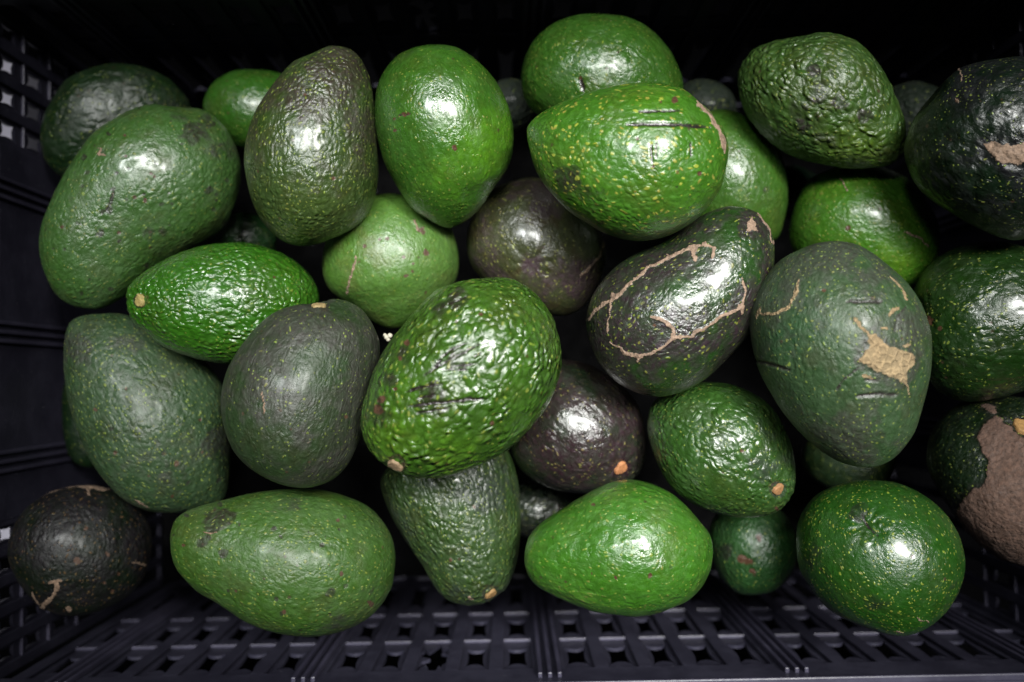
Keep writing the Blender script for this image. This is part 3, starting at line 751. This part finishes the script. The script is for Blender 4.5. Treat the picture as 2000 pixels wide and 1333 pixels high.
    me = bpy.data.meshes.new('avocado')
    nv, nq, nt3 = len(V), len(quads), len(tri0) + len(tri1)
    loops = np.concatenate([quads.ravel(), tri0.ravel(), tri1.ravel()]).astype(np.int32)
    starts = np.concatenate([np.arange(nq) * 4, nq * 4 + np.arange(nt3) * 3]).astype(np.int32)
    me.vertices.add(nv); me.vertices.foreach_set('co', V.astype(np.float32).ravel())
    me.loops.add(len(loops)); me.loops.foreach_set('vertex_index', loops)
    me.polygons.add(nq + nt3); me.polygons.foreach_set('loop_start', starts)
    me.polygons.foreach_set('use_smooth', np.ones(nq + nt3, bool))
    me.update(calc_edges=True)
    me.validate()
    ca = me.color_attributes.new('marks', 'FLOAT_COLOR', 'POINT')
    ca.data.foreach_set('color', np.stack([cork, bru, sec, red], 1).astype(np.float32).ravel())
    me.materials.append(skin_material(seed, **f['mat']))
    o = bpy.data.objects.new('avocado', me)
    COL.objects.link(o)
    mw = Matrix(((xa[0], ya[0], zl[0], C[0]), (xa[1], ya[1], zl[1], C[1]), (xa[2], ya[2], zl[2], C[2]), (0, 0, 0, 1)))
    o.matrix_world = mw
    o['label'] = f['label']; o['category'] = 'avocado'; o['group'] = group_name
    if f['knob']:
        x, y, r = f['knob']
        bvh = BVHTree.FromPolygons([tuple(q) for q in V], [tuple(q) for q in quads])
        inv = mw.inverted()
        d = rays([(x, y)])[0]
        org = inv @ Vector(CAM); dr = (inv.to_3x3() @ Vector(d)).normalized()
        hit, nor, _, hd = bvh.ray_cast(org, dr)
        if hit is not None:
            if nor.dot(dr) > 0: nor = -nor
            rad = r / FPX * hd * 1.05
            bm = bmesh.new()
            rings = [(0, .10), (.35, .14), (.62, .10), (.8, .13), (.92, .08), (1.02, -.10), (1.0, -.8)]
            prev = None; NR = 26
            centre = bm.verts.new((0, 0, rad * rings[0][1]))
            rows = []
            for (rr_, hh) in rings[1:]:
                row = []
                for q in range(NR):
                    an = 2 * math.pi * q / NR
                    e = rad * rr_ * (1 + .10 * math.sin(3 * an + seed) + .05 * math.sin(7 * an + seed * 2) + rs.uniform(-.03, .03))
                    row.append(bm.verts.new((e * math.cos(an), e * math.sin(an), rad * (hh * .8 + rs.uniform(-.05, .05)))))
                rows.append(row)
            for q in range(NR): bm.faces.new((centre, rows[0][q], rows[0][(q + 1) % NR]))
            for a_, b_ in zip(rows, rows[1:]):
                for q in range(NR): bm.faces.new((a_[q], b_[q], b_[(q + 1) % NR], a_[(q + 1) % NR]))
            k = link_bm('stem_scar', bm, stem_material(f['tone']), o, True)
            # lean the button half way to the viewer's side of the fruit's end
            ax = Vector((1, 0, 0)) if True else nor
            dirn = (nor * .92 + ax * .15).normalized()
            rot = dirn.to_track_quat('Z', 'Y').to_matrix().to_4x4()
            k.matrix_local = Matrix.Translation(hit + nor * rad * .06) @ rot
    return o

for key in F: build_fruit(key, F[key])

# ------------------------------------------------------------------ the crate
plast = plastic_material('crate_plastic')
plast_floor_shade = plastic_material('crate_plastic_floor_shade', (0.0008, 0.0008, 0.001), 0.8, 0.03)  # far blacker than the walls: shade of the gaps put into the floor colour
plast_edge = plastic_material('crate_plastic_pale_edge', (0.030, 0.028, 0.046), 0.40, 0.3, 0.3)  # paler plastic for rims, flanges, ledges and ribs
CX = 0.30; CYF = -0.1655; CYB = 0.225
ZR = CAM[2] - 0.50          # rim height
ZB = -0.06
def depth_z(D): return CAM[2] - D
crate = bpy.data.objects.new('plastic_crate', None)
COL.objects.link(crate)
crate.location = (0, 0.018, 0)
crate.rotation_euler = (0, 0, R(1.1))
crate['label'] = 'black plastic lattice crate that holds all the avocados'
crate['category'] = 'crate'
bpy.context.view_layer.update()
CINV = Matrix.Translation((0, -0.018, 0))
def cpart(name, lo, hi, bevel=.0008, mat=plast, label=None, parent=crate):
    bm = box_bm(lo, hi, bevel)
    bm.transform(CINV)
    o = link_bm(name, bm, mat, parent)
    if label: o['label'] = label
    return o

def wall(name, axis, pos, sgn, a0, a1, solid_mid, pitch, bw, zrows, ribs, label, modules=0):
    """one crate side: 'wall' empty part that holds bars, ledges, ribs, window frames.
    axis 'y': the wall stands at y=pos and runs along x; sgn: outward direction"""
    root = bpy.data.objects.new(name, None); COL.objects.link(root); root.parent = crate
    if label: root['label'] = label
    T = .004
    def bx(nm, along0, along1, d0, d1, z0, z1, bevel=.0007, mat=plast):
        d0, d1 = pos + sgn * d0, pos + sgn * d1
        if axis == 'y': lo = (along0, min(d0, d1), z0); hi = (along1, max(d0, d1), z1)
        else: lo = (min(d0, d1), along0, z0); hi = (max(d0, d1), along1, z1)
        return cpart(nm, lo, hi, bevel, mat, None, root)
    zt = zrows[0]
    bx('rim_band', a0, a1, 0, T, zt, ZR - .0012, .0006)
    bx('rim', a0 - .006, a1 + .006, -.0012, .0030, ZR - .001, ZR + .0016, .0009, plast_edge)
    bx('rim_flange', a0 - .012, a1 + .012, .0032, .020, ZR - .0055, ZR - .0025, .0006, plast_edge)
    s0, s1 = solid_mid if solid_mid else (9, 9)
    if solid_mid: bx('solid_panel', s0, s1, 0, T, ZB, zt - .0001)
    cells = []; wide = []
    if modules:
        gap = .0356; p = (modules - gap) / 4
        for rx in ribs:
            wide.append((max(a0, rx - (gap - p) / 2 + .001), min(a1, rx + (gap - p) / 2 - .001)))
            for q in range(5):
                c0 = rx + gap / 2 + (q - .5) * p
                if c0 > a0 - p * .5 and c0 + p < a1 + p * .5: cells.append((max(a0, c0), min(a1, c0 + p)))
        r0 = ribs[0]
        for q in range(5):
            c0 = r0 - gap / 2 - (q + .5) * p
            if c0 > a0 - .002: cells.append((c0, c0 + p))
    else:
        for (b0, b1) in ([(a0, a1)] if not solid_mid else [(a0, s0), (s1, a1)]):
            n = max(1, round((b1 - b0) / pitch)); p = (b1 - b0) / n
            cells += [(b0 + q * p, b0 + (q + 1) * p) for q in range(n)]
    edges = sorted({round(c, 5) for ab in cells for c in ab})
    for x in edges:
        bx('bar', x - bw / 2, x + bw / 2, .0003, .0021, ZB, zt - .0001, .0009)
    for (w0, w1) in wide:
        bx('rib_plate', w0, w1, .0001, .0024, ZB, zt - .0001)
    for ci, (x0, x1) in enumerate(cells):
        for z in zrows[1:]:
            bx('ledge', x0 + bw / 2 - .0004, x1 - bw / 2 + .0004, .0008, .0028, z - .0022, z, .0005, plast_edge)
        for zi in range(min(3, len(zrows) - 1)):
            opening(root, axis, pos, sgn, x0 + .0001, x1 - .0001, zrows[zi + 1], zrows[zi], T, modules and zi == 0 and abs((x0 + x1) / 2 + .0405) < .011)
    for x in ribs:
        for k in (-1, 0, 1):
            bx('rib', x + k * .0054 - .0012, x + k * .0054 + .0012, -.0030, .0002, ZB, ZR - .0095, .0007, plast_edge)
    return root

rso = random.Random(5)
def opening(root, axis, pos, sgn, x0, x1, z0, z1, T, broken=False):
    """thin backing plate whose hole bulges inward on all four sides"""
    N = 8
    cx, cz = (x0 + x1) / 2, (z0 + z1) / 2
    hw, hz = (x1 - x0) / 2, (z1 - z0) / 2
    outer = []; inner = []
    fx = hw * rso.uniform(.48, .56); fz = hz * rso.uniform(.58, .64)
    if broken: fx *= 1.25; fz *= 1.25
    for side in range(4):
        for i in range(N):
            t = -1 + 2 * i / N
            b = (1 - t * t)
            jit = 1 + (rso.uniform(-3.5, 2.5) if broken else rso.uniform(-.05, .05))
            if side == 0:   o_, n_ = (t * hw, -hz), (t * fx, -fz + b * hz * .14 * jit)
            elif side == 1: o_, n_ = (hw, t * hz), (fx - b * hw * .16 * jit, t * fz)
            elif side == 2: o_, n_ = (-t * hw, hz), (-t * fx, fz - b * hz * .20 * jit)
            else:           o_, n_ = (-hw, -t * hz), (-fx + b * hw * .16 * jit, -t * fz)
            outer.append(o_); inner.append(n_)
    M4 = len(outer)
    verts = []
    for dd in (.0029, .0048):
        for ring in (outer, inner):
            for (a, b) in ring:
                d = pos + sgn * dd
                verts.append((cx + a, d - .018, cz + b) if axis == 'y' else (d, cx + a - .018, cz + b))
    faces = []
    for i in range(M4):
        j = (i + 1) % M4
        faces.append((i, j, M4 + j, M4 + i))
        faces.append((2 * M4 + i, 3 * M4 + i, 3 * M4 + j, 2 * M4 + j))
        faces.append((M4 + i, M4 + j, 3 * M4 + j, 3 * M4 + i))
        faces.append((i, 2 * M4 + i, 2 * M4 + j, j))
    bm = bmesh.new()
    vs = [bm.verts.new(v) for v in verts]
    for fc in faces: bm.faces.new([vs[q] for q in fc])
    return link_bm('window_frame', bm, plast, root)

rows = [depth_z(.527), depth_z(.588), depth_z(.655), ZB + .004]
wall('front_wall', 'y', CYF, -1, -CX, CX + .020, None, .0219, .0085, rows, [-.2555, -.119, .0175, .154, .2905], 'near wall with rows of openings and triple ribs, lit from above', .1365)
rows_b = [depth_z(.527), depth_z(.588), depth_z(.735), ZB + .004]
wall('back_wall', 'y', CYB, 1, -CX, CX + .020, None, .0219, .0085, rows_b, [-.2555, -.119, .0175, .154, .2905], 'far wall in deep shade', .1365)
rows_s = [depth_z(.532), depth_z(.560), depth_z(.592), depth_z(.63), ZB + .004]
wall('left_wall', 'x', -CX, -1, CYF, CYB, (-.078, .1455), .0185, .0070, rows_s, [.118, .033, -.043], 'left wall with a plain ribbed panel between two lattice ends')
wall('right_wall', 'x', CX + .020, 1, CYF, CYB, (-.075, .135), .0185, .0070, rows_s, [.108, .028, -.043], 'right wall in the shade')
cpart('crate_floor', (-CX, CYF, ZB - .004), (CX, CYB, ZB - .0002), .0005, plast_floor_shade)

# ------------------------------------------------------------------ what stands around the crate
gm, nt, bs = nt_new('dark_shelf')
B = NB(nt); tc = B.n('ShaderNodeTexCoord')
B.l(B.mix(B.noise(tc.outputs['Object'], 12, 5, .6), (0.001, 0.001, 0.0015, 1), (0.0025, 0.0025, 0.003, 1)), bs.inputs['Base Color'])
bs.inputs['Roughness'].default_value = .9; bs.inputs['Specular IOR Level'].default_value = .03
o = link_mesh('shelf_surface', [(-3, -3, -.066), (3, -3, -.066), (3, 3, -.066), (-3, 3, -.066)], [(0, 1, 2, 3)], gm)
o['kind'] = 'structure'

wm, nt, bs = nt_new('white_card')
B = NB(nt); tc = B.n('ShaderNodeTexCoord')
B.l(B.mix(B.noise(tc.outputs['Object'], 60, 4, .6), (0.50, 0.49, 0.60, 1), (0.60, 0.58, 0.68, 1)), bs.inputs['Base Color'])
bs.inputs['Roughness'].default_value = .6
bm = box_bm((-.12, -.183, 0), (.12, .183, .11), .004)
wb = link_bm('white_tray', bm, wm)
wb.location = (-.487, .057, -.0655)
wb['label'] = 'white tray outside the crate, bright through the openings of the left wall'
wb['category'] = 'tray'

# small things: the pale crumb between the dark oval and the pebbled one
cm, nt, bs = nt_new('pale_crumb')
bs.inputs['Base Color'].default_value = (.3, .28, .22, 1); bs.inputs['Roughness'].default_value = .6
bm = bmesh.new()
for (x, y, z, r) in ((0, 0, 0, .0022), (.0026, .0012, .0006, .0020), (-.0012, .0016, .0004, .0015), (.0012, -.0018, 0, .0016)):
    bmesh.ops.create_icosphere(bm, subdivisions=2, radius=r, matrix=Matrix.Translation((x, y, z)))
for v_ in bm.verts: v_.co += Vector((rso.uniform(-.0002, .0002), rso.uniform(-.0002, .0002), rso.uniform(-.0002, .0002)))
cr = link_bm('crumb', bm, cm, None, True)
cr.scale = (.7, .7, .7)
cr.location = at_depth(755, 659, .475)
cr['label'] = 'tiny pale crumb in the gap left of the pebbled centre avocado'
cr['category'] = 'crumb'
